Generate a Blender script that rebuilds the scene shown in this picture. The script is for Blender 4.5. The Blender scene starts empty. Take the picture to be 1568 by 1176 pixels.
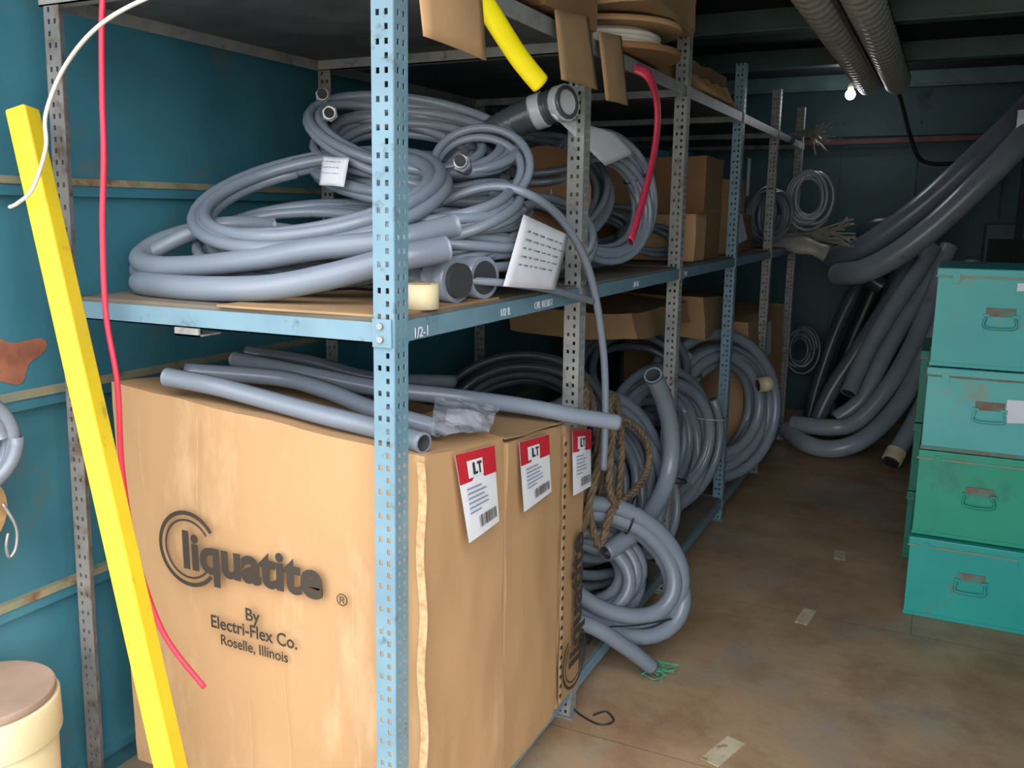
import bpy, math, random
from mathutils import Vector, Matrix, noise
random.seed(7)
scene=bpy.context.scene
V=Vector

# ---------------------------------------------------------------- materials
def srgb(h):
    h=h.lstrip('#'); c=[int(h[i:i+2],16)/255 for i in (0,2,4)]
    return tuple((x/12.92 if x<=.04045 else ((x+.055)/1.055)**2.4) for x in c)+(1,)
def mat(name,c1,c2=None,rough=.6,scale=6,metal=0,bump=0,bscale=40,c3=None,c3scale=3,c3lo=.6,c3hi=.7,detail=4,alpha=None,stretch=None):
    m=bpy.data.materials.new(name); m.use_nodes=True; nt=m.node_tree; b=nt.nodes['Principled BSDF']
    b.inputs['Roughness'].default_value=rough; b.inputs['Metallic'].default_value=metal
    tc=nt.nodes.new('ShaderNodeTexCoord'); src=tc.outputs['Object']
    if stretch:
        mp=nt.nodes.new('ShaderNodeMapping'); mp.inputs['Scale'].default_value=stretch
        nt.links.new(src,mp.inputs[0]); src=mp.outputs[0]
    n=nt.nodes.new('ShaderNodeTexNoise'); n.inputs['Scale'].default_value=scale; n.inputs['Detail'].default_value=detail
    nt.links.new(src,n.inputs['Vector'])
    r=nt.nodes.new('ShaderNodeValToRGB'); r.color_ramp.elements[0].position=.35; r.color_ramp.elements[1].position=.65
    r.color_ramp.elements[0].color=srgb(c1); r.color_ramp.elements[1].color=srgb(c2 or c1)
    nt.links.new(n.outputs['Fac'],r.inputs[0]); out=r.outputs[0]
    if c3:
        n2=nt.nodes.new('ShaderNodeTexNoise'); n2.inputs['Scale'].default_value=c3scale; n2.inputs['Detail'].default_value=8; n2.inputs['Roughness'].default_value=.65
        nt.links.new(src,n2.inputs['Vector'])
        r2=nt.nodes.new('ShaderNodeValToRGB'); r2.color_ramp.elements[0].position=c3lo; r2.color_ramp.elements[1].position=c3hi
        nt.links.new(n2.outputs['Fac'],r2.inputs[0])
        mx=nt.nodes.new('ShaderNodeMix'); mx.data_type='RGBA'
        nt.links.new(r2.outputs[0],mx.inputs['Factor']); nt.links.new(out,mx.inputs['A']); mx.inputs['B'].default_value=srgb(c3)
        out=mx.outputs['Result']
    nt.links.new(out,b.inputs['Base Color'])
    if bump:
        n3=nt.nodes.new('ShaderNodeTexNoise'); n3.inputs['Scale'].default_value=bscale; n3.inputs['Detail'].default_value=5
        nt.links.new(src,n3.inputs['Vector'])
        bp=nt.nodes.new('ShaderNodeBump'); bp.inputs['Strength'].default_value=bump; bp.inputs['Distance'].default_value=.01
        nt.links.new(n3.outputs['Fac'],bp.inputs['Height']); nt.links.new(bp.outputs[0],b.inputs['Normal'])
    if alpha is not None: b.inputs['Alpha'].default_value=alpha
    return m
M={}
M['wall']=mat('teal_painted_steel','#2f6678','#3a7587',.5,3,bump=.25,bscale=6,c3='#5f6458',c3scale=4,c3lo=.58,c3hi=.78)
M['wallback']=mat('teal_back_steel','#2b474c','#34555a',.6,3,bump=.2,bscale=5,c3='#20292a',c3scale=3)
M['ridge']=mat('rusty_rib_edge','#8d8465','#6f7c70',.7,12,c3='#6a4a36',c3scale=14,c3lo=.5,c3hi=.65)
M['rust']=mat('rust','#7a4a3a','#94604a',.85,18)
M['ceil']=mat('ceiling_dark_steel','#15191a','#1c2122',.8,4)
M['beam']=mat('ceiling_beam_paint','#46605f','#54706f',.5,6)
M['post_blue']=mat('shelf_blue_grey_paint','#628294','#6c8d9e',.42,9,c3='#4c5e68',c3scale=25,c3lo=.58,c3hi=.72)
M['post_grey']=mat('shelf_galvanised_grey','#8f908e','#787e80',.45,14,c3='#665749',c3scale=22,c3lo=.56,c3hi=.7)
M['post_brown']=mat('shelf_worn_grey','#807d7a','#666a6d',.55,10,c3='#5c4a40',c3scale=18,c3lo=.5,c3hi=.66)
M['deck']=mat('shelf_deck_board','#756d60','#625c52',.75,5)
M['deck_steel']=mat('shelf_deck_steel','#585d60','#474c4f',.6,5,c3='#3f3d39',c3scale=9,c3lo=.5,c3hi=.7)
M['card']=mat('cardboard','#b28f68','#a4835e',.85,2.5,bump=.3,bscale=9,c3='#c0a27e',c3scale=5,c3lo=.55,c3hi=.75,stretch=(1,1,.3))
M['card2']=mat('cardboard_dark','#8e6a48','#7e5e40',.85,3,bump=.15,bscale=12)
M['card3']=mat('cardboard_worn','#a0835f','#8e7152',.85,4,bump=.2,bscale=12)
M['cardedge']=mat('cardboard_torn_edge','#c4ac86','#ac8e66',.9,60)
M['ink']=mat('box_print_ink','#2e2926','#363028',.8,5)
M['conduit']=mat('grey_pvc_conduit','#6f7a88','#7a8593',.27,3)
M['conduit2']=mat('grey_conduit_worn','#687380','#76818e',.3,4,c3='#606772',c3scale=8)
M['conduitfar']=mat('grey_large_conduit','#858f9a','#939da8',.27,3,c3='#6f7780',c3scale=5)
M['conduitd']=mat('dark_grey_conduit','#59626c','#646e79',.3,4)
M['conduitk']=mat('dark_duct_hose','#3c4349','#495158',.28,5)
M['tape']=mat('duct_tape','#a9afb4','#969ca2',.35,8)
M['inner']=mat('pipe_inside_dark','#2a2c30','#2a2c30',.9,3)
M['paper']=mat('paper_white','#dcdfe7','#cdd1db',.7,6)
M['paperink']=mat('paper_handwriting','#8088a4','#6d7590',.7,6)
M['red']=mat('label_red','#bc2230','#ac1e2c',.55,6)
M['pink']=mat('pink_red_cord','#d8344f','#cc2e48',.45,6)
M['redhose']=mat('red_tubing','#cc3c58','#bc3450',.4,6)
M['yellow']=mat('yellow_paint','#dcc526','#ceb522',.5,5,c3='#9e8a2a',c3scale=14,c3lo=.62,c3hi=.74)
M['yellowtube']=mat('yellow_plastic','#eadc12','#e0d012',.35,5)
M['orange']=mat('orange_inner','#c8761c','#b86a18',.6,5)
M['whitewire']=mat('white_wire','#dcd8ce','#ccc8bc',.5,6)
M['black']=mat('black_rubber','#1e2022','#26282a',.4,6)
M['teal1']=mat('teal_box_paint','#2a9c9b','#35a7a5',.42,4,c3='#7d8068',c3scale=6,c3lo=.57,c3hi=.70)
M['teal2']=mat('pale_teal_box_paint','#46a6a6','#53b0ae',.42,4,c3='#8c8468',c3scale=6,c3lo=.55,c3hi=.70)
M['green1']=mat('green_box_paint','#149578','#1d9f82',.42,4,c3='#25806a',c3scale=6,c3lo=.55,c3hi=.7)
M['green2']=mat('green_teal_box_paint','#1e9a92','#28a49c',.42,4,c3='#6c7a64',c3scale=6,c3lo=.59,c3hi=.72)
M['greend']=mat('dark_green_paint','#1f7c66','#238670',.5,4)
M['boxrust']=mat('box_handle_rust','#7d5a48','#4f8a80',.7,30)
M['boxrim']=mat('box_rim_worn','#9c8c6c','#5f9a90',.7,16)
M['steel']=mat('zinc_steel','#a8acb0','#8f9498',.35,20,metal=.6)
M['rope']=mat('manila_rope','#77664f','#5c4c3c',.9,60,bump=.5,bscale=120)
M['reel']=mat('reel_wood','#a88a64','#97784f',.8,9,stretch=(1,1,6))
M['cream']=mat('cream_plastic','#cfc6a8','#c4b994',.5,5)
M['lid']=mat('worn_board_disc','#9a8474','#857265',.8,7)
M['greenstr']=mat('green_string','#3f9a7a','#4aa886',.7,8)
M['fixture']=mat('louvre_enamel','#bbb9b0','#adaba2',.35,8)
M['fixgap']=mat('louvre_gap','#4c4c4a','#585856',.6,8)
M['pipe']=mat('red_brown_pipe','#6a3a34','#5a322c',.6,8)
M['plastic']=mat('clear_plastic_bag','#a8b2c2','#8f9cae',.12,30,bump=.9,bscale=26,alpha=.55)
M['tapemark']=mat('floor_tape_mark','#c6bba2','#b5a98f',.8,14,c3='#8f7a62',c3scale=26,c3lo=.56,c3hi=.66)
M['wirerod']=mat('bare_rod_bundle','#a8a69e','#8c8a84',.4,9)
M['ground']=mat('ground_gravel','#a59a88','#8f8576',.9,8)
def floor_mat():
    m=mat('worn_painted_plywood','#a58b6d','#b29877',.62,2.2,bump=.12,bscale=30,c3='#8d918e',c3scale=1.3,c3lo=.50,c3hi=.72)
    nt=m.node_tree; b=nt.nodes['Principled BSDF']; lk=b.inputs['Base Color'].links[0].from_socket
    tc=nt.nodes.new('ShaderNodeTexCoord')
    n=nt.nodes.new('ShaderNodeTexNoise'); n.inputs['Scale'].default_value=3.1; n.inputs['Detail'].default_value=9; n.inputs['Roughness'].default_value=.7
    mp=nt.nodes.new('ShaderNodeMapping'); mp.inputs['Location'].default_value=(4,7,2)
    nt.links.new(tc.outputs['Object'],mp.inputs[0]); nt.links.new(mp.outputs[0],n.inputs['Vector'])
    r=nt.nodes.new('ShaderNodeValToRGB'); r.color_ramp.elements[0].position=.46; r.color_ramp.elements[1].position=.74
    nt.links.new(n.outputs['Fac'],r.inputs[0])
    mx=nt.nodes.new('ShaderNodeMix'); mx.data_type='RGBA'; mx.inputs['B'].default_value=srgb('#88664c')
    nt.links.new(r.outputs[0],mx.inputs['Factor']); nt.links.new(lk,mx.inputs['A'])
    br=nt.nodes.new('ShaderNodeTexBrick'); br.inputs['Scale'].default_value=1; br.inputs['Mortar Size'].default_value=.003
    br.inputs['Brick Width'].default_value=2.4; br.inputs['Row Height'].default_value=1.2; br.inputs['Mortar Smooth'].default_value=.3
    br.inputs['Color1'].default_value=(1,1,1,1); br.inputs['Color2'].default_value=(.95,.95,.95,1); br.inputs['Mortar'].default_value=(.6,.57,.55,1)
    nt.links.new(tc.outputs['Object'],br.inputs['Vector'])
    mu=nt.nodes.new('ShaderNodeMix'); mu.data_type='RGBA'; mu.blend_type='MULTIPLY'; mu.inputs['Factor'].default_value=1
    nt.links.new(mx.outputs['Result'],mu.inputs['A']); nt.links.new(br.outputs['Color'],mu.inputs['B'])
    nt.links.new(mu.outputs['Result'],b.inputs['Base Color'])
    return m
M['floor']=floor_mat()

# ---------------------------------------------------------------- mesh builder
class MB:
    def __init__(s): s.v=[]; s.f=[]; s.m=[]; s.sm=[]; s.mats=[]
    def mi(s,k):
        if k not in s.mats: s.mats.append(k)
        return s.mats.index(k)
    def face(s,idx,k,sm=False): s.f.append(idx); s.m.append(s.mi(k)); s.sm.append(sm)
    def quad(s,ps,k,sm=False):
        b=len(s.v); s.v+= [V(p) for p in ps]; s.face(list(range(b,b+len(ps))),k,sm)
    def box(s,a,b,k,X=None):
        x0,y0,z0=a; x1,y1,z1=b
        c=[V((x,y,z)) for z in (z0,z1) for y in (y0,y1) for x in (x0,x1)]
        if X is not None: c=[X@p for p in c]
        n=len(s.v); s.v+=c
        for q in ((0,2,3,1),(4,5,7,6),(0,1,5,4),(2,6,7,3),(0,4,6,2),(1,3,7,5)): s.face([n+i for i in q],k)
    def beam(s,p0,p1,w,h,k,up=V((0,0,1))):
        p0=V(p0);p1=V(p1); d=(p1-p0); L=d.length; d.normalize(); sx=d.cross(up).normalized(); u=sx.cross(d)
        X=Matrix((( d.x,sx.x,u.x,p0.x),(d.y,sx.y,u.y,p0.y),(d.z,sx.z,u.z,p0.z),(0,0,0,1)))
        s.box((0,-w/2,-h/2),(L,w/2,h/2),k,X)
    def tube(s,pts,r,k,seg=10,closed=False,hollow=False,flat=1.0,kin='inner',rf=None):
        pts=[V(p) for p in pts]; n=len(pts)
        T=[]
        for i in range(n):
            if closed: t=pts[(i+1)%n]-pts[i-1]
            else: t=pts[min(i+1,n-1)]-pts[max(i-1,0)]
            T.append(t.normalized() if t.length>1e-9 else V((0,0,1)))
        u=T[0].orthogonal().normalized(); base=len(s.v)
        for i in range(n):
            u=(u-T[i]*u.dot(T[i])).normalized(); w=T[i].cross(u)
            rr=r if rf is None else r*rf(i/(n-1))
            for j in range(seg):
                a=2*math.pi*j/seg; s.v.append(pts[i]+u*(math.cos(a)*rr)+w*(math.sin(a)*rr*flat))
        m=n if closed else n-1
        for i in range(m):
            for j in range(seg):
                a=base+i*seg+j; b=base+i*seg+(j+1)%seg; c=base+((i+1)%n)*seg+(j+1)%seg; d=base+((i+1)%n)*seg+j
                s.face([a,b,c,d],k,True)
        if not closed:
            for e,i in ((0,0),(1,n-1)):
                ring=[base+i*seg+j for j in range(seg)]
                if not hollow: s.face(ring[::-1] if e==0 else ring,k)
                else:
                    c=pts[i]; b2=len(s.v); dirn=T[i]*(1 if e==0 else -1)
                    for q in ring: s.v.append(c+(s.v[q]-c)*.8)
                    for q in ring: s.v.append(c+(s.v[q]-c)*.78+dirn*r*1.6)
                    for j in range(seg):
                        j2=(j+1)%seg
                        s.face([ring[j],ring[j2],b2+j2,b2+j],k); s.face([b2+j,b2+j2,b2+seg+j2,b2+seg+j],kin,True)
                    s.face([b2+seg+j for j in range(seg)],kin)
    def cyl(s,p0,p1,r,k,seg=24,hollow=False,r2=None,kin='inner'):
        p0=V(p0);p1=V(p1)
        s.tube([p0,p0.lerp(p1,.5),p1],r,k,seg,hollow=hollow,kin=kin,rf=(lambda t:1+(r2/r-1)*t) if r2 else None)
    def grid(s,fn,nu,nv,k,sm=True):
        b=len(s.v)
        for j in range(nv+1):
            for i in range(nu+1): s.v.append(V(fn(i/nu,j/nv)))
        for j in range(nv):
            for i in range(nu):
                a=b+j*(nu+1)+i; s.face([a,a+1,a+nu+2,a+nu+1],k,sm)
    def patch(s,q,k,u0=0,v0=0,u1=1,v1=1,off=0,n=1,curl=0):
        q=[V(p) for p in q]; nrm=(q[1]-q[0]).cross(q[3]-q[0]).normalized()
        def fn(u,v):
            U=u0+(u1-u0)*u; W=v0+(v1-v0)*v
            p=(q[0]*(1-U)+q[1]*U)*(1-W)+(q[3]*(1-U)+q[2]*U)*W
            return p-nrm*(off+curl*math.sin(math.pi*U)*math.sin(math.pi*W*.9))
        s.grid(fn,n,n,k)
    def carton(s,c,k,amp=.006,n=12,freq=4,seed=0):
        c=[V(p) for p in c]; sd=V((seed*3.1,seed*1.7,seed*2.3))
        def sp(u,v,w):
            def bl(a,b,cc,d): return (a*(1-u)+b*u)*(1-v)+(cc*(1-u)+d*u)*v
            p=bl(*c[:4])*(1-w)+bl(*c[4:])*w
            d=noise.noise_vector(p*freq+sd)*amp+noise.noise_vector(p*freq*3+sd)*amp*.35
            return p+d
        for fn in (lambda a,b:sp(a,0,b),lambda a,b:sp(1,a,b),lambda a,b:sp(1-a,1,b),lambda a,b:sp(0,1-a,b),lambda a,b:sp(a,b,1),lambda a,b:sp(a,1-b,0)):
            s.grid(fn,n,n,k)
    def build(s,name,parent=None,bevel=0,solid=0):
        me=bpy.data.meshes.new(name); me.from_pydata([tuple(p) for p in s.v],[],s.f)
        for k in s.mats: me.materials.append(M[k])
        me.polygons.foreach_set('material_index',s.m); me.polygons.foreach_set('use_smooth',s.sm); me.update()
        ob=bpy.data.objects.new(name,me); scene.collection.objects.link(ob)
        if parent: ob.parent=parent
        if solid:
            md=ob.modifiers.new('solid','SOLIDIFY'); md.thickness=solid; md.offset=0
        if bevel:
            md=ob.modifiers.new('bevel','BEVEL'); md.width=bevel; md.segments=2; md.limit_method='ANGLE'
        return ob
def empty(name,loc=(0,0,0)):
    e=bpy.data.objects.new(name,None); scene.collection.objects.link(e); e.empty_display_size=.1; return e
def boxc(x0,y0,z0,x1,y1,z1): return [(x0,y0,z0),(x1,y0,z0),(x0,y1,z0),(x1,y1,z0),(x0,y0,z1),(x1,y0,z1),(x0,y1,z1),(x1,y1,z1)]
def text(name,body,size,o,ax,ay,k,parent,bold=0,align='LEFT',sx=1):
    c=bpy.data.curves.new('tmp','FONT'); c.body=body; c.size=size; c.offset=bold; c.align_x=align; c.resolution_u=4; c.extrude=.0004
    t=bpy.data.objects.new('tmp',c); scene.collection.objects.link(t)
    bpy.context.view_layer.update()
    me=bpy.data.meshes.new_from_object(t.evaluated_get(bpy.context.evaluated_depsgraph_get()))
    bpy.data.objects.remove(t)
    me.materials.clear(); me.materials.append(M[k])
    ax=V(ax).normalized(); ay=V(ay).normalized(); az=ax.cross(ay).normalized(); o=V(o)
    X=Matrix(((ax.x*sx,ay.x,az.x,o.x),(ax.y*sx,ay.y,az.y,o.y),(ax.z*sx,ay.z,az.z,o.z),(0,0,0,1)))
    me.transform(X)
    ob=bpy.data.objects.new(name,me); scene.collection.objects.link(ob); ob.parent=parent
    return ob
def smooth(pts,n=8):
    pts=[V(p) for p in pts]; out=[]
    for i in range(len(pts)-1):
        p0=pts[max(i-1,0)];p1=pts[i];p2=pts[i+1];p3=pts[min(i+2,len(pts)-1)]
        for j in range(n):
            t=j/n; out.append(.5*((2*p1)+(p2-p0)*t+(2*p0-5*p1+4*p2-p3)*t*t+(3*p1-p0-3*p2+p3)*t**3))
    out.append(pts[-1]); return out
def hose(name,pts,r,k='conduit',hollow=True,flat=1.0,seg=12,n=8):
    b=MB(); b.tube(smooth(pts,n),r,k,seg,hollow=hollow,flat=flat); return b.build(name)
def ring(b,c,ru,rv,turns,r,lo=.85,hi=1.0,nj=.03,k='conduit',seg=8,seed=0,phase=0,tail=None,cj=0.0,zmin=None):
    rnd=random.Random(seed); c=V(c);ru=V(ru);rv=V(rv); nn=ru.cross(rv).normalized()
    K=turns*2+2
    S=[rnd.uniform(lo,hi) for _ in range(K)]; Nn=[rnd.uniform(-nj,nj) for _ in range(K)]
    Cx=[rnd.uniform(-cj,cj) for _ in range(K)]; Cz=[rnd.uniform(-cj,cj) for _ in range(K)]
    pts=[]; st=36
    def ip(A,t):
        i=int(t); f=t-i; f=f*f*(3-2*f); return A[i]*(1-f)+A[min(i+1,K-1)]*f
    for i in range(int(turns*st)+1):
        a=2*math.pi*i/st+phase; t=i/st*2
        s=ip(S,t)
        p=c+ru*(math.cos(a)*s+ip(Cx,t))+rv*(math.sin(a)*s+ip(Cz,t))+nn*ip(Nn,t)
        if zmin is not None: p.z=max(p.z,zmin+r)
        pts.append(p)
    if tail: pts=pts+smooth([pts[-1]]+[V(p) for p in tail],6)[1:]
    b.tube(pts,r,k,seg,hollow=True)
def tie(b,p,axis,R,k='black'):
    axis=V(axis).normalized(); u=axis.orthogonal().normalized(); w=axis.cross(u)
    b.tube([V(p)+u*R*math.cos(a*math.pi/8)+w*R*math.sin(a*math.pi/8) for a in range(16)],.0035,k,5,closed=True)

# ---------------------------------------------------------------- camera
cd=bpy.data.cameras.new('camera'); cam=bpy.data.objects.new('camera',cd); scene.collection.objects.link(cam); scene.camera=cam
cd.lens=31.5; cd.sensor_width=36; cd.clip_start=.05
cam.matrix_world=Matrix.Translation((0,0,1.6))@Matrix.Rotation(math.radians(25.69),4,'Z')@Matrix.Rotation(math.pi/2-math.radians(10.85),4,'X')@Matrix.Rotation(.01,4,'Z')

# ---------------------------------------------------------------- shell
XL,XR,Y0,Y1,ZC=-2.0,.75,.85,7.65,2.62
b=MB(); b.box((XL-.1,Y0,-.08),(XR+.1,Y1+.1,0),'floor'); b.build('floor')
b=MB(); b.box((XL-.06,Y0,0),(XL,Y1,ZC),'wall')
for z in (.11,.62,1.13,1.64,2.15): 
    b.box((XL-.001,Y0,z-.012),(XL+.018,Y1,z+.014),'wall')
b.build('wall_left')
b=MB()
for z in (.62,1.13,1.64,2.15): b.box((XL,Y0,z+.0145),(XL+.022,Y1,z+.0325),'ridge')
b.build('trim_1')
b=MB(); b.grid(lambda u,v:(XL+.0015,1.36+.11*math.cos(u*6.283)*v*(1+.25*math.sin(u*19)),1.245+.055*math.sin(u*6.283)*v*(1+.3*math.sin(u*25))),40,1,'rust'); b.build('rust_patch')
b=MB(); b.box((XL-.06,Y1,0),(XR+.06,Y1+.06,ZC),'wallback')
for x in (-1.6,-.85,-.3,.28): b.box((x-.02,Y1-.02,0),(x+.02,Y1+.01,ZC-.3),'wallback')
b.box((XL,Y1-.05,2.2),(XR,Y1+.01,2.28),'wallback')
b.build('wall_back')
b=MB(); b.box((XR,Y0,0),(XR+.06,Y1,ZC),'wall')
for z in (.62,1.13,1.64,2.15): b.box((XR-.018,Y0,z-.012),(XR+.001,Y1,z+.014),'wall')
b.build('wall_right')
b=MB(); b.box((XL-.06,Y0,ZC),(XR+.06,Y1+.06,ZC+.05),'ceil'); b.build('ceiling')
b=MB()
for y in (1.3,2.5,3.7,4.9,6.1,7.3):
    b.box((XL,y-.025,ZC-.1),(XR,y+.025,ZC),'beam'); b.box((XL,y-.05,ZC-.11),(XR,y+.05,ZC-.1),'beam')
b.build('trim_2')
b=MB(); b.box((-14,-14,-.12),(14,Y0+.3,-.09),'ground'); b.build('ground')
b=MB()
b.beam((XL+.05,7.5,2.14),(XR,7.5,2.17),.035,.035,'pipe'); b.build('wall_pipe')

# ---------------------------------------------------------------- shelving
YS=[1.48,2.48,3.56,4.6,5.6,6.55]; XF=-.965; XB=-1.89; ZT=2.085
shelf=empty('metal_shelving_unit')
def post(name,x,y,k,lean=0,w=.048,fx=-1,ztop=2.33):
    b=MB(); per=.0255; rows=int(ztop/per); cols=[0,.011,.019,.030,.038,w]
    for fl in (0,1):
        for j in range(rows):
            for part in (0,1):
                z0=j*per+(0 if part==0 else .0145); z1=j*per+(.0145 if part==0 else per)
                for c in range(5):
                    if part==1 and ((c==1) or (c==3 and (fl==1 or j%2==0))): continue
                    a0,a1=cols[c],cols[c+1]
                    def P(a,z):
                        xx=x+lean*(z/ztop-.5)
                        return (xx+fx*a,y,z) if fl==0 else (xx,y+a,z)
                    b.quad([P(a0,z0),P(a1,z0),P(a1,z1),P(a0,z1)],k)
    b.box((x+fx*.025-lean*.5-.035,y-.01,0),(x+fx*.025-lean*.5+.035,y+.055,.004),k)
    return b.build(name,shelf,solid=.0025)
kf=['post_blue','post_grey','post_grey','post_blue','post_grey','post_grey']
for i,y in enumerate(YS):
    post('post_front_%d'%(i+1),XF+(.005 if i==0 else 0),y-.02,kf[i],lean=.03 if i==0 else 0)
    post('post_rear_%d'%(i+1),XB-(.02 if i==0 else 0),y-.02,'post_brown',lean=.09 if i==0 else 0,fx=1)
b=MB()
for zi,(z,hh) in enumerate(((.12,.045),(1.385,.042),(ZT,.042))):
    kk='post_blue' if zi<2 else 'post_grey'
    for i in range(len(YS)-1):
        y0,y1=YS[i]-.015,YS[i+1]+.0
        for x,s_ in ((XF,1),(XB,-1)):
            b.box((x-.002,y0,z-hh),(x+.002,y1,z),kk); b.box((min(x,x-s_*.03),y0,z-.003),(max(x,x-s_*.03),y1,z),kk)
    for i,y in enumerate(YS):
        b.box((XB,y-.022,z-hh),(XF,y-.018,z),kk); b.box((XB,y-.022,z-hh),(XF,y+.01,z-hh+.003),kk)
b.box((-1.53,1.452,1.325),(-1.46,1.458,1.343),kk); b.box((-1.53,1.452,1.325),(-1.46,1.52,1.329),kk)
b.build('shelf_beams',shelf)
b=MB()
for z,k in ((.121,'deck'),(1.386,'deck'),(ZT,'deck_steel')):
    for i in range(len(YS)-1):
        b.box((XB+.006,YS[i]+.0,z-.0005-.012),(XF-.008,YS[i+1]-.03,z+.006),k)
b.build('shelf_decks',shelf)
b=MB()
for i,y in enumerate(YS):
    for z in (.10,1.365,ZT-.02):
        b.box((XF-.04,y-.026,z-.028),(XF+.004,y-.0225,z+.028),kf[i])
        for dz in (-.012,.014): b.cyl((XF-.02,y-.032,z+dz),(XF-.02,y-.026,z+dz),.007,'steel',6)
        b.box((XF+.0035,y-.02,z-.024),(XF+.006,y+.035,z+.02),kf[i])
b.cyl((-1.63,2.44,1.9),(-1.63,2.47,1.9),.02,'steel',6)
b.build('shelf_bolts',shelf)
for (y,s) in ((1.93,'1/2 IL'),(2.13,'OIL RESIST'),(2.55,'12-3'),(2.95,'3/4 IL'),(3.6,'10-3')):
    text('shelf_marking',s,.026,(XF+.0032,y,1.352),(0,1,0),(0,0,1),'paper',shelf)
text('shelf_marking','1/2-1',.03,(-.958,1.53,1.348),(0,1,0),(0,0,1),'paper',shelf)
b=MB(); b.carton([(-1.42,1.47,1.392),(-.985,1.48,1.392),(-1.40,1.95,1.392),(-.975,1.95,1.392),(-1.42,1.47,1.397),(-.985,1.48,1.397),(-1.40,1.95,1.397),(-.975,1.95,1.397)],'card3',.001,6,5,40); b.build('shelf_liner',shelf)

# ---------------------------------------------------------------- big cartons
def print_logo(par,o,ax,ay,s=1.0,sub=True):
    ax=V(ax);ay=V(ay);o=V(o); n=ax.cross(ay).normalized()
    text('print_name','liquatite',.132*s,o+n*.001,ax,ay,'ink',par,bold=.0045*s,sx=1.0)
    b=MB(); cc=o+ax*.022*s+ay*.048*s
    for (R,w) in ((.092*s,.0055*s),(.074*s,.003*s)):
        def fn(u,v,R=R,w=w):
            a=math.radians(35)+u*math.radians(285); rr=R+(v-.5)*w*2
            return cc+ax*math.cos(a)*rr+ay*math.sin(a)*rr+n*.0008
        b.grid(fn,48,1,'ink')
    b.build('print_ring',par)
    if sub:
        text('print_by','By',.045*s,o+ax*.215*s-ay*.10*s+n*.001,ax,ay,'ink',par,align='CENTER',bold=.0006)
        text('print_maker','Electri-Flex Co.',.046*s,o+ax*.215*s-ay*.142*s+n*.001,ax,ay,'ink',par,align='CENTER',bold=.0007,sx=.92)
        text('print_city','Roselle, Illinois',.038*s,o+ax*.215*s-ay*.182*s+n*.001,ax,ay,'ink',par,align='CENTER',bold=.0004,sx=.92)
        text('print_reg','®',.04*s,o+ax*.465*s-ay*.005*s+n*.001,ax,ay,'ink',par)
def shipping_label(par,q):
    b=MB(); b.patch(q,'paper',n=5,off=.002,curl=.003)
    b.patch(q,'red',0,0,1,.34,off=.004,n=3); b.patch(q,'paper',.22,.10,.62,.30,off=.006,n=2)
    b.patch(q,'ink',.34,.13,.40,.27,off=.0075); b.patch(q,'ink',.34,.24,.46,.27,off=.0075); b.patch(q,'ink',.46,.13,.58,.16,off=.0075); b.patch(q,'ink',.5,.13,.54,.27,off=.0075)
    rnd=random.Random(3)
    for r_ in range(6):
        v=.40+r_*.055; b.patch(q,'paperink',.12,v,.12+rnd.uniform(.3,.7),v+.018,off=.0075)
    for i in range(12):
        u=.35+i*.045; b.patch(q,'ink',u,.76,u+rnd.uniform(.012,.03),.90,off=.0075)
    b.build('shipping_label',par)
ca=empty('cardboard_box')
b=MB(); b.carton([(-1.865,1.545,.13),(-.955,1.545,.13),(-1.865,1.895,.13),(-.93,1.90,.13),(-1.865,1.555,1.17),(-.94,1.54,1.095),(-1.865,1.88,1.15),(-.93,1.885,1.065)],'card',.008,20,5,1)
b.build('carton_body',ca)
b=MB()
b.grid(lambda u,v:(-.955+.022*v+.004*math.sin(u*22),1.531+.001*math.sin(u*9)-.003*v,.14+.95*u),40,2,'cardedge') 
for i in range(5):
    x=[-1.57,-1.33,-1.12,-1.75,-1.45][i]; z0=[.86,.2,.3,.9,.15][i]; L=[.26,.32,.5,.2,.28][i]
    b.grid(lambda u,v,x=x,z0=z0,L=L:(x+.0012*v+.008*math.sin(u*3+x*9),1.533,z0+L*u),12,1,'cardedge')
b.build('torn_corner_strip',ca)
print_logo(ca,(-1.632,1.530,.735),(1,0,0),(0,0,1))
shipping_label(ca,[(-.922,1.63,1.085),(-.918,1.81,1.065),(-.905,1.815,.88),(-.905,1.665,.875)])
cb=empty('cardboard_box')
b=MB(); b.carton([(-1.865,1.915,.13),(-.935,1.92,.13),(-1.865,2.265,.13),(-.935,2.26,.13),(-1.865,1.905,1.08),(-.93,1.91,1.05),(-1.865,2.26,1.05),(-.935,2.255,1.015)],'card',.009,16,5,2)
b.build('carton_body',cb)
shipping_label(cb,[(-.92,1.95,1.04),(-.918,2.13,1.02),(-.91,2.14,.86),(-.91,1.965,.855)])
cc_=empty('cardboard_box')
b=MB(); b.carton([(-1.865,2.285,.13),(-.94,2.285,.13),(-1.865,2.47,.13),(-.94,2.46,.13),(-1.865,2.28,1.02),(-.93,2.28,1.01),(-1.865,2.47,.98),(-.935,2.455,.96)],'card',.006,14,5,3)
b.build('carton_body',cc_)
shipping_label(cc_,[(-.918,2.30,.995),(-.918,2.45,.965),(-.912,2.45,.79),(-.912,2.305,.80)])
print_logo(cc_,(-.921,2.42,.24),(0,0,1),(0,-1,0),.98,False)
b=MB()
b.grid(lambda u,v:(-.926,2.262+.02*v+.003*math.sin(u*30),.16+.83*u),40,2,'cardedge')
for i in range(26): b.box((-.9245,2.268,.18+i*.031),(-.9225,2.28,.19+i*.031),'ink')
b.build('stitched_seam',cc_)
b=MB()
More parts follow.
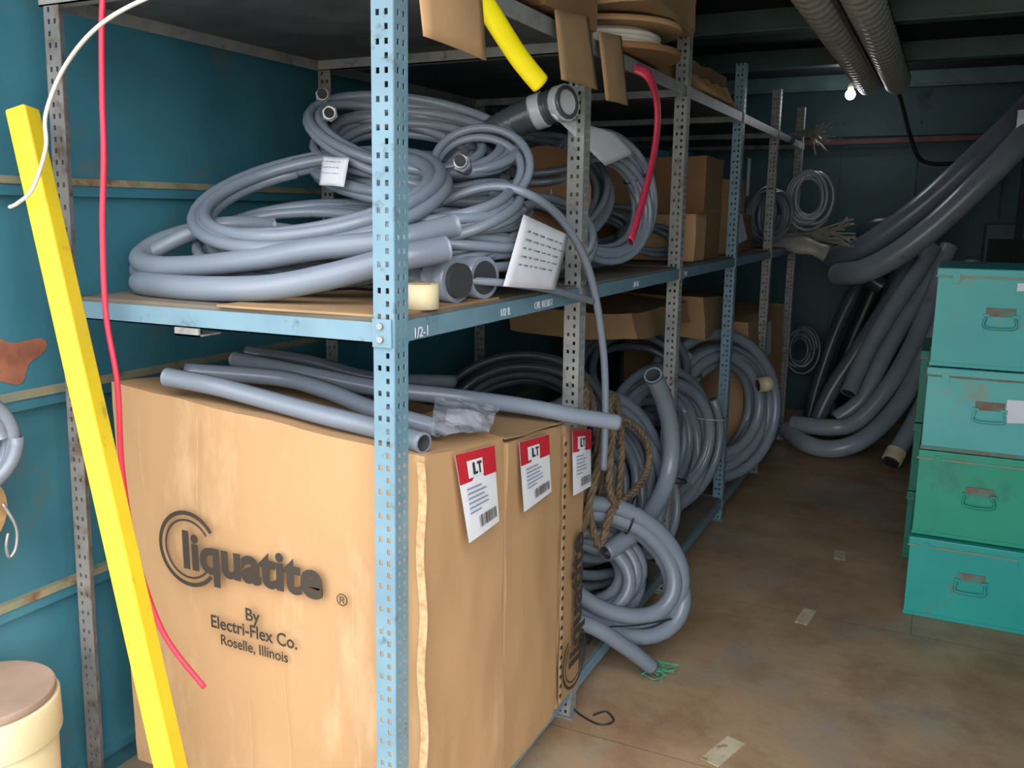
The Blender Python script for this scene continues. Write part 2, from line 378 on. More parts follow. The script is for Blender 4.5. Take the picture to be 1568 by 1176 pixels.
b.carton([(-1.2,1.9,1.08),(-.93,1.9,1.055),(-1.2,2.28,1.06),(-.93,2.27,1.02),(-1.2,1.9,1.085),(-.93,1.9,1.06),(-1.2,2.28,1.065),(-.93,2.27,1.025)],'card3',.008,8,6,5)
b.build('lid_flap',cb)

# loose hoses on the cartons
hose('conduit_length',[(-1.68,1.56,1.20),(-1.55,1.58,1.187),(-1.42,1.60,1.165),(-1.25,1.60,1.145),(-1.10,1.60,1.13),(-.96,1.57,1.12)],.023)
hose('conduit_length',[(-1.70,1.64,1.20),(-1.51,1.76,1.18),(-1.35,1.75,1.165),(-1.19,1.72,1.14),(-1.0,1.70,1.12)],.021)
hose('conduit_length',[(-1.74,1.86,1.195),(-1.6,1.84,1.19),(-1.48,1.84,1.18),(-1.31,1.90,1.15),(-1.13,2.02,1.12),(-1.0,2.15,1.085),(-.88,2.25,1.05),(-.79,2.33,1.025)],.0225)
hose('conduit_length',[(-1.78,1.95,1.20),(-1.6,2.0,1.18),(-1.45,2.1,1.13),(-1.3,2.3,1.10)],.02,'conduitd')
b=MB()
q=[V((-.955,1.59,1.12)),V((-1.08,1.82,1.15)),V((-.985,1.98,1.105)),V((-.925,1.80,1.085))]
def fn(u,v):
    p=(q[0]*(1-u)+q[3]*u)*(1-v)+(q[1]*(1-u)+q[2]*u)*v
    return p+V((0,0,.012+.012*noise.noise(p*28)+.012*math.sin(math.pi*u)*math.sin(math.pi*v)))
b.grid(fn,22,22,'plastic'); 
b.grid(lambda u,v:fn(.2+.6*u,.25+.5*v)-V((0,0,.006)),6,6,'paper')
b.build('plastic_document_bag')

# ---------------------------------------------------------------- bay 1 coils on middle shelf
hose('thick_conduit',[(-.99,1.72,1.52),(-1.06,1.63,1.50),(-1.19,1.58,1.462),(-1.34,1.555,1.432),(-1.51,1.545,1.422),(-1.67,1.56,1.42),(-1.80,1.61,1.42),(-1.85,1.75,1.42),(-1.78,1.95,1.42),(-1.5,2.1,1.42)],.029,seg=14)
hose('thick_conduit',[(-1.0,1.78,1.57),(-1.10,1.65,1.535),(-1.27,1.62,1.515),(-1.42,1.61,1.49),(-1.6,1.60,1.468),(-1.74,1.60,1.463),(-1.83,1.64,1.48),(-1.85,1.75,1.52),(-1.78,1.88,1.55),(-1.6,2.0,1.53),(-1.4,2.05,1.48)],.026,seg=14)
hose('thick_conduit',[(-1.62,1.9,1.56),(-1.70,1.78,1.56),(-1.80,1.70,1.51),(-1.86,1.66,1.455),(-1.80,1.64,1.43),(-1.6,1.66,1.43),(-1.3,1.7,1.44)],.02,'conduit2',seg=12)
b=MB(); ring(b,(-1.44,1.86,1.635),(.345,0,.0),(.0,.25,.115),5,.016,.86,1.02,.018,seed=4,phase=2.3,seg=10); b.build('conduit_coil')
b=MB(); ring(b,(-1.46,1.87,1.53),(.36,0,-.02),(.0,.22,.10),5,.015,.74,1.02,.025,'conduit2',seed=12,phase=1.0,seg=10); b.build('conduit_coil')
b=MB(); ring(b,(-1.38,2.18,1.78),(.29,.02,-.085),(.04,.17,.075),11,.0135,.62,1.05,.055,seed=21,phase=.4); 
ring(b,(-1.34,2.2,1.67),(.32,.0,-.05),(.02,.2,.05),10,.0135,.6,1.05,.05,'conduit2',seed=22,phase=.9); b.build('conduit_coil')
b=MB(); ring(b,(-1.16,2.06,1.53),(.20,.03,.0),(-.02,.22,.02),13,.013,.72,1.08,.075,seed=31,phase=1.2,zmin=1.395);b.build('conduit_coil')
b=MB(); ring(b,(-1.12,2.0,1.60),(.15,.03,.01),(-.02,.14,.05),6,.013,.7,1.05,.04,'conduit2',seed=33,phase=.2);b.build('conduit_coil')
b=MB(); ring(b,(-1.42,2.12,1.46),(.36,.0,.0),(0,.28,.0),9,.016,.5,1.0,.045,'conduitk',seed=41,zmin=1.395);b.build('conduit_coil')
b=MB(); ring(b,(-1.14,2.15,1.71),(.12,.05,.0),(-.03,.06,.10),3,.0115,.85,1.1,.02,seed=44,phase=.5);b.build('conduit_coil')
b=MB()
for p,d in (((-1.65,2.17,1.915),(.5,-.8,.1)),((-1.575,2.10,1.86),(.5,-.8,.0)),((-1.10,2.0,1.71),(.3,-.9,.2))):
    p=V(p); d=V(d).normalized(); b.cyl(p,p+d*.035,.022,'conduit',6); b.cyl(p+d*.035,p+d*.05,.017,'steel',16,hollow=True); b.cyl(p-d*.03,p,.016,'steel',12)
b.build('conduit_fittings')
dp=smooth([(-1.36,2.30,1.68),(-1.24,2.32,1.785),(-1.13,2.35,1.85),(-1.03,2.36,1.885),(-.965,2.34,1.895)],14)
b=MB(); b.tube(dp,.045,'conduitk',14,hollow=True,rf=lambda t:1+.05*math.sin(t*150))
b.tube(dp[-22:-16],.049,'tape',14); b.tube(dp[-9:-2],.05,'tape',14); b.build('flexible_duct')
b=MB()
b.cyl((-1.22,1.83,1.442),(-1.03,1.785,1.442),.042,'conduit',28); b.cyl((-1.06,1.792,1.447),(-.995,1.777,1.447),.050,'conduit',28,hollow=True); b.build('pvc_coupling')
b=MB(); b.cyl((-1.22,1.955,1.442),(-1.03,1.905,1.442),.042,'conduit',28); b.cyl((-1.06,1.913,1.447),(-.985,1.893,1.447),.050,'conduit',28,hollow=True); b.build('pvc_coupling')
b=MB(); b.cyl((-1.3,1.86,1.515),(-1.06,1.80,1.517),.024,'conduit2',20,hollow=True); b.cyl((-1.3,1.76,1.505),(-1.08,1.72,1.51),.024,'conduit2',20,hollow=True); b.build('pvc_pipe_stub')
b=MB(); b.cyl((-.995,1.625,1.398),(-.995,1.625,1.450),.036,'cream',32); b.cyl((-.995,1.625,1.4505),(-.995,1.625,1.4515),.018,'card',24); b.build('tape_roll')
def tag(name,q,ink=5,curl=.006,k='paper'):
    b=MB(); b.patch(q,k,n=8,curl=curl)
    rnd=random.Random(len(name)+ink)
    for i in range(ink):
        v=.2+i*.6/max(ink,1); u=.12
        while u<.8:
            w=rnd.uniform(.04,.14); b.patch(q,'paperink',u,v,min(u+w,.9),v+.018,off=curl*.9+.0015); u+=w+.04
    return b.build(name,solid=.0006)
tag('paper_tag',[(-1.515,1.98,1.74),(-1.43,1.98,1.735),(-1.43,1.955,1.66),(-1.51,1.955,1.665)],3,.012)
tag('paper_tag',[(-.945,2.02,1.595),(-.93,2.28,1.54),(-.925,2.18,1.40),(-.93,1.88,1.43)],5)
tag('paper_tag',[(-.99,2.28,1.86),(-.99,2.80,1.85),(-.985,2.98,1.80),(-.985,2.70,1.745)],0)
hose('thin_conduit',[(-1.05,1.82,1.445),(-.962,1.90,1.437),(-.945,2.0,1.425),(-.94,2.15,1.405),(-.935,2.32,1.375),(-.93,2.47,1.345)],.0095)
hose('thin_conduit',[(-1.2,1.95,1.60),(-1.05,2.02,1.66),(-.95,2.08,1.64),(-.93,2.27,1.56),(-.925,2.44,1.42),(-.925,2.56,1.20),(-.925,2.60,1.0),(-.925,2.60,.80)],.0115)
b=MB(); ring(b,(-1.10,2.95,1.64),(.11,.22,0),(-.03,.0,.215),14,.0125,.62,1.05,.05,seed=51,phase=1.4,zmin=1.395)
tie(b,(-1.02,3.12,1.73),(-.4,-.5,1),.05); tie(b,(-1.10,2.93,1.83),(.5,.9,.1),.05)
b.build('conduit_coil')
b=MB(); b.cyl((-1.22,2.78,1.66),(-1.19,2.70,1.66),.15,'card2',36); b.cyl((-1.33,3.05,1.66),(-1.22,2.78,1.66),.10,'card3',24); b.build('cardboard_reel')
b=MB(); ring(b,(-1.2,2.62,1.52),(.2,.04,0),(-.03,.05,.13),6,.0135,.6,1.0,.05,'conduit2',seed=52,zmin=1.395); ring(b,(-1.35,3.1,1.65),(.22,.1,0),(0,.1,.2),8,.013,.5,1.0,.06,'conduit2',seed=53,zmin=1.395); ring(b,(-1.3,2.75,1.78),(.22,.06,-.02),(-.03,.1,.08),6,.0125,.6,1.0,.04,'conduitd',seed=54); b.build('conduit_coil')
b=MB(); b.tube(smooth([(-1.0,2.9,2.07),(-.93,2.92,2.04),(-.925,3.02,1.96),(-.925,3.02,1.83),(-.925,2.92,1.66),(-.925,2.79,1.51)],10),.021,'redhose',12,hollow=True,flat=.45); b.build('red_tubing')

# ---------------------------------------------------------------- top shelf contents
tb=empty('cardboard_box')
b=MB(); b.carton(boxc(-1.75,1.55,2.102,-.94,2.1,2.42),'card2',.006,8,5,8); b.build('carton_body',tb)
b=MB()
b.patch([(-.935,1.50,2.13),(-.935,1.76,2.14),(-.90,1.73,1.908),(-.90,1.485,1.915)],'card',n=8,curl=.01); b.build('open_flap',tb,solid=.004)
tb=empty('cardboard_box')
b=MB(); b.carton(boxc(-1.7,2.14,2.102,-.95,2.5,2.36),'card2',.006,8,5,9); b.build('carton_body',tb)
b=MB(); b.patch([(-.945,2.19,2.10),(-.945,2.42,2.125),(-.905,2.40,1.93),(-.905,2.15,1.925)],'card3',n=8,curl=.008)
b.patch([(-.94,2.49,2.10),(-.94,2.68,2.12),(-.915,2.69,1.92),(-.915,2.50,1.915)],'card3',n=8,curl=.008)
b.build('open_flap',tb,solid=.004)
tb=empty('cardboard_box')
b=MB(); b.carton([(-1.6,2.6,2.26),(-.88,2.58,2.25),(-1.6,3.3,2.28),(-.90,3.35,2.24),(-1.6,2.6,2.44),(-.88,2.58,2.44),(-1.6,3.3,2.44),(-.90,3.35,2.44)],'card',.01,8,5,10)
b.carton([(-1.5,2.56,2.21),(-.84,2.62,2.20),(-1.5,3.1,2.22),(-.86,3.2,2.20),(-1.5,2.56,2.235),(-.84,2.62,2.225),(-1.5,3.1,2.245),(-.86,3.2,2.225)],'card3',.01,8,5,11)
b.build('carton_body',tb)
text('carton_marking','UNCOIL THIS SIDE',.05,(-.872,2.75,2.33),(0,1,0),(0,0,1),'ink',tb)
b=MB(); b.cyl((-1.10,2.95,2.098),(-1.10,2.95,2.118),.26,'card2',40); b.cyl((-1.10,2.95,2.118),(-1.10,2.95,2.178),.17,'whitewire',32)
for z in (2.13,2.145,2.16): b.tube([(-1.10+.185*math.cos(a*.2618),2.95+.185*math.sin(a*.2618),z) for a in range(24)],.009,'whitewire',6,closed=True)
b.cyl((-1.10,2.95,2.178),(-1.10,2.95,2.195),.26,'card',40); b.build('wire_reel')
b=MB(); yp=smooth([(-1.02,1.60,2.2),(-.96,1.68,2.12),(-.925,1.77,2.03),(-.895,1.87,1.94),(-.865,1.93,1.885)],8)
b.tube(yp,.024,'yellowtube',14,hollow=True,flat=.7,kin='orange'); b.build('yellow_tube')
b=MB(); 
for i in range(9):
    y=3.7+i*.07; b.patch([(-1.6,y,2.2+.05*math.sin(i)),(-1.0+.04*math.sin(i*3),y+.02,2.16),(-.95,y+.1,2.10),(-1.6,y+.1,2.102)],'card3',n=2)
b.carton(boxc(-1.7,3.65,2.105,-1.05,4.5,2.24),'card3',.02,8,6,12)
b.build('folded_cartons')
b=MB(); b.carton(boxc(-1.7,4.7,2.105,-1.15,5.4,2.22),'card3',.015,6,5,13); b.build('cardboard_box')

# ---------------------------------------------------------------- middle shelf beyond
b=MB(); b.carton(boxc(-1.6,4.15,1.395,-1.03,4.5,1.86),'card2',.008,8,5,20); b.build('cardboard_box')
b=MB(); b.carton(boxc(-1.32,3.9,1.395,-1.0,4.08,1.60),'card',.006,8,5,21); b.patch([(-1.0,3.9,1.60),(-1.0,4.08,1.60),(-.93,4.07,1.62),(-.93,3.91,1.62)],'card3',n=2); b.build('cardboard_box')
b=MB(); b.carton(boxc(-1.6,4.75,1.395,-1.04,5.1,1.78),'card3',.008,8,5,22); b.patch([(-1.035,4.78,1.62),(-1.03,5.0,1.6),(-.99,4.98,1.47),(-.99,4.76,1.45)],'paper',n=3); b.patch([(-1.02,5.02,1.9),(-1.02,5.1,1.9),(-1.02,5.1,1.7),(-1.02,5.02,1.7)],'paper',n=2); b.build('cardboard_box')
b=MB(); b.carton(boxc(-1.6,5.2,1.395,-1.06,5.45,1.6),'card2',.008,8,5,23); b.build('cardboard_box')
b=MB(); ring(b,(-1.05,5.95,1.6),(.10,.24,0),(0,.02,.2),10,.012,.4,1.0,.05,'conduit2',seed=61); b.build('conduit_coil')
b=MB(); ring(b,(-.87,6.35,1.71),(.15,.03,0),(0,.0,.21),9,.012,.45,1.0,.04,'conduitfar',seed=62,seg=7); b.build('cable_coil')
rnd=random.Random(5)
b=MB()
for i in range(20):
    e=V((-.56+rnd.uniform(-.05,.03),6.1+rnd.uniform(-.05,.05),1.50+rnd.uniform(-.10,.09)))
    b.tube(smooth([(-1.2,6.3,1.44),(-.9,6.3,1.46+rnd.uniform(-.02,.02)),(-.75,6.2,1.48+rnd.uniform(-.04,.04)),e],4),.006,'wirerod',6)
b.build('rod_bundle')
b=MB()
for i in range(20):
    e=V((-.76+rnd.uniform(-.07,.06),6.1+rnd.uniform(-.05,.05),2.10+rnd.uniform(-.13,.1)))
    b.tube(smooth([(-1.3,6.3,2.12),(-1.0,6.3,2.125),(-.88,6.2,2.11+rnd.uniform(-.03,.03)),e],4),.006,'wirerod',6)
b.build('rod_bundle')
b=MB(); b.tube(smooth([(-1.15,6.2,1.43),(-.98,6.15,1.42),(-.82,6.1,1.40),(-.7,6.1,1.36)],6),.06,'wirerod',12,flat=.7,rf=lambda t:1+.15*math.sin(t*14)); b.build('rolled_cloth')
b=MB(); ring(b,(-1.4,3.7,1.52),(.2,.2,0),(0,.1,.1),7,.013,.5,1,.05,'conduitd',seed=63,zmin=1.395);ring(b,(-1.15,3.75,1.49),(.1,.14,0),(-.05,.05,.06),4,.011,.6,1,.03,'conduitd',seed=64,zmin=1.395); b.build('conduit_coil')

# ---------------------------------------------------------------- bottom shelf coils
b=MB(); ring(b,(-1.40,2.95,.82),(.33,.05,0),(0,.15,.23),8,.017,.7,1.05,.05,'conduitk',seed=71,phase=2); b.build('conduit_coil')
b=MB(); ring(b,(-1.18,3.12,.55),(.2,.34,0),(-.06,.0,.37),11,.021,.5,1.02,.09,'conduit2',seed=72,phase=1.4,zmin=.13); b.build('conduit_coil')
b=MB(); ring(b,(-1.08,3.5,.42),(.10,.26,0),(-.06,.0,.26),8,.020,.4,1.02,.05,'conduit',seed=76,phase=1.1,zmin=.13); tie(b,(-1.0,3.72,.45),(0,.1,1),.06,'black'); b.build('conduit_coil')
b=MB(); ring(b,(-1.14,3.98,.55),(.18,.36,0),(-.04,.0,.37),12,.022,.5,1.0,.08,'conduit2',seed=73,phase=.5,zmin=.13)
tie(b,(-.98,4.28,.62),(0,.1,1),.075,'tape'); b.build('conduit_coil')
b=MB(); ring(b,(-1.08,4.78,.57),(.24,.38,0),(-.03,.0,.41),10,.03,.55,1.0,.08,'conduit',seed=74,phase=2.2,seg=12,zmin=.13); b.cyl((-.86,4.83,.70),(-.80,4.87,.71),.04,'cream',18,hollow=True); b.build('thick_conduit_coil')
b=MB(); ring(b,(-1.4,3.6,.5),(.35,.3,0),(-.1,.3,.15),12,.022,.5,1.0,.25,'conduitd',seed=75,zmin=.13); b.build('conduit_coil')
b=MB(); ring(b,(-1.35,4.3,.8),(.3,.3,0),(-.1,.2,.25),9,.02,.5,1.0,.1,'conduitd',seed=77); b.build('conduit_coil')
hose('thick_conduit',[(-.91,3.05,1.035),(-.90,3.16,.93),(-.89,3.24,.80),(-.89,3.26,.66),(-.90,3.18,.55),(-.93,3.0,.47),(-1.0,2.85,.42)],.034,seg=14)
b=MB(); ring(b,(-.97,2.86,.37),(.23,.15,-.13),(.02,.06,.20),6,.029,.62,1.06,.06,'conduit',seed=81,phase=1.9,seg=12,zmin=.004)
tie(b,(-.93,2.92,.55),(1,.4,-.3),.07); b.build('thick_conduit_coil')
b=MB(); ring(b,(-1.10,2.84,.33),(.22,.16,-.05),(-.02,.1,.16),7,.025,.5,1.0,.08,'conduit2',seed=82,phase=1.0,seg=10,zmin=.13); b.build('thick_conduit_coil')
hose('thick_conduit',[(-1.2,2.40,.36),(-1.08,2.52,.31),(-.96,2.62,.25),(-.87,2.72,.15),(-.80,2.81,.05)],.027)
b=MB()
for i in range(7):
    p=V((-.79,2.83,.03)); pts=[p+V((rnd.uniform(-.06,.07),rnd.uniform(-.06,.06),rnd.uniform(-.02,.03))) for _ in range(6)]
    for q_ in pts: q_.z=max(q_.z,.004)
    b.tube(smooth(pts,5),.0018,'greenstr',5)
b.build('green_string')
hose('black_cable',[(-.98,2.5,.02),(-.93,2.48,.006),(-.86,2.46,.006),(-.83,2.50,.006),(-.87,2.54,.006),(-.90,2.50,.006)],.003,'black',hollow=False,seg=6)
hose('black_cable',[(-1.0,2.70,.14),(-.94,2.68,.22),(-.85,2.8,.20),(-.74,2.95,.19)],.003,'black',hollow=False,seg=6)
def rope(name,pts,r=.0125):
    c=smooth(pts,14); b=MB()
    n=len(c)
    for s_ in range(3):
        out=[]
        for i,p in enumerate(c):
            t=(c[min(i+1,n-1)]-c[max(i-1,0)]).normalized(); u=t.cross(V((.3,.2,1))).normalized(); w=t.cross(u); a=i*.8+s_*2.094
            out.append(p+u*math.cos(a)*r*.55+w*math.sin(a)*r*.55)
        b.tube(out,r*.62,'rope',6)
    return b.build(name)
rope('rope_coil',[(-1.0,2.60,.55),(-.97,2.68,.8),(-.97,2.78,.98),(-.99,2.90,.95),(-.98,2.94,.78),(-.96,2.85,.62),(-.96,2.76,.70),(-.96,2.80,.90),(-.95,2.98,.86),(-.93,3.10,.75),(-.93,3.08,.66),(-.94,2.95,.62),(-.96,2.8,.60),(-.98,2.72,.50),(-1.02,2.65,.8),(-1.02,2.68,1.0),(-1.05,2.75,1.04),(-1.05,2.85,.9),(-1.02,2.86,.6)])
b=MB(); b.carton([(-1.75,5.25,.13),(-1.0,5.25,.13),(-1.75,6.35,.13),(-.96,6.35,.13),(-1.75,5.25,1.0),(-1.02,5.25,.98),(-1.75,6.35,1.02),(-.99,6.35,1.0)],'card',.015,12,4,30)
b.patch([(-.995,5.62,.93),(-.99,5.9,.93),(-.98,5.9,.72),(-.98,5.62,.72)],'paper',n=3); b.build('cardboard_box')
b=MB(); b.carton([(-1.75,4.5,.98),(-1.08,4.5,.97),(-1.75,5.2,.98),(-1.08,5.2,.97),(-1.75,4.5,1.2),(-1.10,4.5,1.18),(-1.75,5.2,1.2),(-1.1,5.2,1.15)],'card3',.015,10,4,31); b.build('cardboard_box')
b=MB(); b.carton([(-1.75,3.6,1.08),(-1.15,3.6,1.07),(-1.75,4.4,1.08),(-1.12,4.4,1.07),(-1.75,3.6,1.2),(-1.18,3.6,1.18),(-1.75,4.4,1.2),(-1.15,4.4,1.18)],'card3',.02,10,4,32); b.build('cardboard_box')

# ---------------------------------------------------------------- far ducts / pipes
def fat(name,pts,r,k,rib=0):
    b=MB(); c=smooth(pts,16); b.tube(c,r,k,16,hollow=True); return b.build(name)
fat('flexible_duct',[(.42,6.75,2.35),(.18,6.55,2.06),(-.12,6.5,1.73),(-.34,6.5,1.53),(-.55,6.55,1.38),(-.75,6.75,1.30)],.075,'conduit2')
fat('flexible_duct',[(.46,6.6,2.25),(.27,6.4,1.97),(-.06,6.35,1.58),(-.3,6.35,1.36),(-.5,6.4,1.24),(-.68,6.6,1.2)],.08,'conduitfar')
fat('flexible_duct',[(-.3,6.8,1.55),(-.5,6.8,1.52),(-.62,6.85,1.40),(-.6,6.9,1.25),(-.4,6.9,1.1)],.06,'conduitk')
fat('large_conduit',[(-.10,6.9,1.4),(-.22,6.8,1.15),(-.36,6.7,.88),(-.47,6.6,.62),(-.535,6.45,.40)],.058,'conduitfar')
fat('large_conduit',[(-.0,6.95,1.4),(-.10,6.85,1.15),(-.24,6.75,.88),(-.35,6.65,.62),(-.45,6.55,.35),(-.6,6.5,.2)],.06,'conduitfar')
fat('large_conduit',[(-.20,7.0,1.4),(-.33,6.9,1.05),(-.52,6.85,.66),(-.68,6.8,.35),(-.76,6.75,.12)],.06,'conduitd')
fat('large_conduit',[(-.02,6.75,1.25),(-.13,6.6,.85),(-.27,6.45,.50),(-.45,6.35,.24),(-.62,6.3,.18),(-.88,6.4,.16)],.058,'conduitfar')
fat('large_conduit',[(.06,6.75,1.2),(-.04,6.6,.80),(-.18,6.4,.42),(-.36,6.22,.18),(-.55,6.15,.075),(-.75,6.2,.07),(-.93,6.45,.1)],.060,'conduitfar')
b=MB(); b.tube(smooth([(.10,6.7,1.15),(.04,6.5,.7),(-.08,6.25,.35),(-.20,6.05,.09)],10),.055,'conduitfar',16,hollow=True); b.cyl((-.185,6.08,.125),(-.21,6.03,.065),.062,'cream',20,hollow=True); b.build('large_conduit')
fat('large_conduit',[(.15,6.9,1.3),(.1,6.7,.8),(.02,6.5,.4),(-.1,6.4,.1)],.05,'conduitfar')
fat('large_conduit',[(-.35,7.3,1.5),(-.5,7.25,1.0),(-.65,7.2,.5),(-.7,7.1,.08)],.06,'black')
fat('large_conduit',[(-.55,7.3,1.2),(-.7,7.2,.8),(-.8,7.1,.4),(-.85,7.0,.08)],.05,'conduitk')
b=MB(); ring(b,(-.93,6.85,.62),(.14,.0,0),(0,.03,.2),7,.014,.4,1.0,.03,'conduitk',seed=95); b.build('cable_coil')
b=MB(); b.box((.30,6.45,2.1),(.6,6.5,2.14),'beam'); b.box((.36,6.44,1.2),(.40,6.5,2.5),'ceil'); b.box((.3,6.43,2.0),(.36,6.47,2.24),'steel'); b.build('duct_bracket')
b=MB(); b.box((.22,7.2,.0),(.6,7.6,1.55),'wallback'); b.box((.24,7.19,.1),(.58,7.2,1.45),'ceil'); b.build('steel_cabinet',bevel=.01)

# ---------------------------------------------------------------- light fixture
b=MB()
for xc in (-.55,-.385):
    n=128
    def fn(u,v,xc=xc):
        a=math.pi*(1+v); rib=1 if (int(round(u*n))%4<2) else .92
        return (xc+.078*math.cos(a)*rib, 3.1+3.2*u, 2.43+.085*math.sin(a)*rib)
    b.grid(fn,n,12,'fixture',False)
    b.box((xc-.078,3.1,2.43),(xc+.078,6.3,2.445),'fixgap')
b.box((-.475,3.1,2.38),(-.46,6.3,2.45),'fixgap'); b.box((-.52,3.1,2.445),(-.41,6.3,2.49),'fixture')
for y in (3.7,4.9,6.1): b.box((-.47,y-.01,2.48),(-.46,y+.01,2.515),'steel')
b.build('ceiling_light_fixture')
hose('hanging_cable',[(-.44,6.3,2.44),(-.38,6.5,2.36),(-.30,6.7,2.12),(-.22,6.8,1.97),(-.05,6.85,1.95),(.1,6.9,2.0),(.2,6.9,2.1)],.014,'black',hollow=False)
em=bpy.data.materials.new('bulb_glow'); em.use_nodes=True; em.node_tree.nodes['Principled BSDF'].inputs['Emission Color'].default_value=(.85,.92,1,1); em.node_tree.nodes['Principled BSDF'].inputs['Emission Strength'].default_value=40; M['bulb']=em
b=MB(); b.tube([(-.72,6.9,2.43-.035*math.cos(t*math.pi/8)) for t in range(9)],.035,'bulb',14,rf=lambda t:max(math.sin(math.pi*t),.05)); b.cyl((-.72,6.9,2.46),(-.72,6.9,2.51),.02,'cream',14); b.cyl((-.72,6.9,2.51),(-.72,6.9,2.62),.006,'black',8); b.build('ceiling_bulb')
pl=bpy.data.lights.new('bulb_light','POINT'); pl.energy=3; pl.color=(.95,.96,1); pl.shadow_soft_size=.06
po=bpy.data.objects.new('bulb_light',pl); po.location=(-.68,6.6,2.30); scene.collection.objects.link(po)

# ---------------------------------------------------------------- foreground left
b=MB(); b.beam((-1.285,1.225,.0),(-1.85,1.365,1.81),.05,.05,'yellow',up=V((.3,-1,0))); b.build('yellow_square_tube',bevel=.005)
hose('white_wire',[(-1.15,1.48,2.13),(-1.27,1.42,2.06),(-1.39,1.33,2.0),(-1.51,1.3,1.95),(-1.62,1.3,1.88),(-1.69,1.3,1.79),(-1.70,1.3,1.72),(-1.75,1.3,1.64),(-1.80,1.3,1.61),(-1.83,1.3,1.60)],.0042,'whitewire',hollow=False,seg=8)
hose('pink_cord',[(-1.62,1.43,2.10),(-1.62,1.4,2.02),(-1.64,1.4,1.85),(-1.65,1.4,1.71),(-1.67,1.4,1.56),(-1.68,1.4,1.37),(-1.66,1.4,1.21),(-1.665,1.4,1.01),(-1.64,1.4,.81),(-1.57,1.4,.63),(-1.45,1.4,.52)],.0062,'pink',hollow=False,seg=8)
b=MB(); ring(b,(-1.93,1.18,1.08),(.01,.14,0),(.0,.0,.125),4,.017,.75,1.0,.02,'conduit',seed=91,seg=12); b.cyl((-2.0,1.17,1.20),(-1.88,1.17,1.21),.008,'steel',8); b.build('hanging_conduit_coil')
b=MB(); b.cyl((-1.985,1.2,.92),(-1.93,1.2,.92),.095,'reel',30); b.cyl((-1.93,1.2,.92),(-1.925,1.2,.92),.03,'inner',16)
b.tube(smooth([(-1.91,1.27,.93),(-1.9,1.29,.87),(-1.9,1.285,.82),(-1.905,1.27,.80),(-1.9,1.262,.83),(-1.9,1.27,.86)],5),.004,'steel',6); b.build('wooden_reel')
b=MB(); b.cyl((-1.83,1.13,0),(-1.83,1.13,.44),.128,'cream',40,r2=.14); b.cyl((-1.83,1.13,.44),(-1.83,1.13,.53),.15,'cream',40); b.cyl((-1.83,1.13,.53),(-1.83,1.13,.55),.143,'lid',40); b.build('lidded_bucket',bevel=.004)

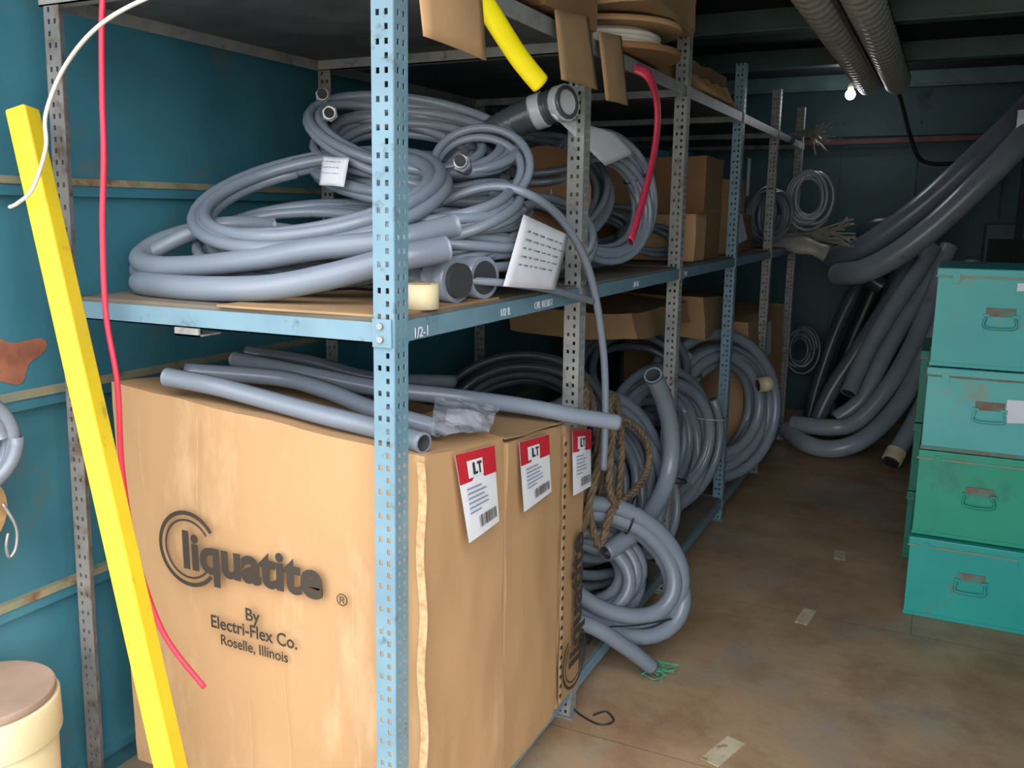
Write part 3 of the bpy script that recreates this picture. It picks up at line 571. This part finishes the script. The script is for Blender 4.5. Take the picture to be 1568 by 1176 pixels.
# ---------------------------------------------------------------- green boxes
def steel_box(k,z0,z1,x0,y0,w,d,kr='boxrim',lid=True,paper=None):
    root=empty('metal_storage_box'); b=MB(); x1=x0+w;y1=y0+d
    b.box((x0,y0,z0+.004),(x1,y1,z1-.03),k); b.build('body',root,bevel=.006)
    b=MB(); b.box((x0-.006,y0-.007,z1-.034),(x1+.006,y1+.006,z1-.002),k); b.build('lid',root,bevel=.004)
    b=MB()
    b.box((x0-.008,y0-.010,z1-.037),(x1+.008,y0-.004,z1-.031),kr)
    b.box((x0-.003,y0-.004,z0+.002),(x1+.003,y0,z0+.016),kr if kr=='boxrust' else k)
    for xx in (x0,x1-.012): b.box((xx,y0-.002,z0+.01),(xx+.012,y0,z1-.035),k)
    b.build('rims',root)
    xc=x0+w/2; zc=(z0+z1)/2+.0; b=MB()
    b.box((xc-.05,y0-.004,zc+.012),(xc+.05,y0,zc+.045),'boxrust')
    hp=smooth([(xc-.048,y0-.012,zc+.012),(xc-.055,y0-.016,zc-.02),(xc-.04,y0-.018,zc-.03),(xc,y0-.018,zc-.032),(xc+.04,y0-.018,zc-.03),(xc+.055,y0-.016,zc-.02),(xc+.048,y0-.012,zc+.012)],6)
    b.tube(hp,.0045,k,8); b.box((xc-.06,y0-.012,zc+.005),(xc-.038,y0,zc+.02),k); b.box((xc+.038,y0-.012,zc+.005),(xc+.06,y0,zc+.02),k)
    b.box((x0+.05,y0-.012,z1-.06),(x0+.075,y0,z1-.02),k) ; b.box((x1-.075,y0-.012,z1-.06),(x1-.05,y0,z1-.02),k)
    b.build('handle',root)
    if paper: 
        b=MB(); b.patch(paper,'paper',n=3); b.build('paper_label',root)
    return root
xx=-.03; yy=3.83
steel_box('green2',0,.335,xx-.005,yy-.03,.46,.62)
steel_box('green1',.337,.69,xx-.002,yy,.45,.6)
steel_box('teal2',.692,1.025,xx,yy-.01,.45,.6,'boxrust',paper=[(.25,yy-.016,.92),(.40,yy-.016,.925),(.40,yy-.016,.84),(.25,yy-.016,.83)])
steel_box('teal1',1.027,1.41,xx+.002,yy,.45,.6,paper=[(.24,yy-.009,1.36),(.35,yy-.009,1.36),(.35,yy-.009,1.335),(.24,yy-.009,1.33)])
for z0,z1 in ((0,.33),(.332,.66),(.662,1.0)): steel_box('greend',z0,z1,-.07,4.47,.5,.5)
for i,(x,y,w,l,a) in enumerate(((-.34,4.35,.05,.12,.1),(-.39,3.58,.05,.15,-.1),(-.48,2.5,.06,.16,-.3))):
    b=MB(); X=Matrix.Translation((x,y,.0015))@Matrix.Rotation(a,4,'Z'); b.box((-w/2,-l/2,-.001),(w/2,l/2,.001),'tapemark',X); b.build('floor_tape_mark')

# ---------------------------------------------------------------- light
w=bpy.data.worlds.new('sky'); scene.world=w; w.use_nodes=True; nt=w.node_tree; bg=nt.nodes['Background']
sk=nt.nodes.new('ShaderNodeTexSky'); sk.sky_type='NISHITA'; sk.sun_disc=False; sk.sun_elevation=math.radians(50); sk.sun_rotation=math.radians(140); sk.dust_density=3
mx=nt.nodes.new('ShaderNodeMix'); mx.data_type='RGBA'; mx.inputs['Factor'].default_value=.75
nt.links.new(sk.outputs[0],mx.inputs['A']); mx.inputs['B'].default_value=(3.4,3.35,3.2,1)
nt.links.new(mx.outputs['Result'],bg.inputs[0]); bg.inputs[1].default_value=1.15
scene.view_settings.view_transform='Standard'
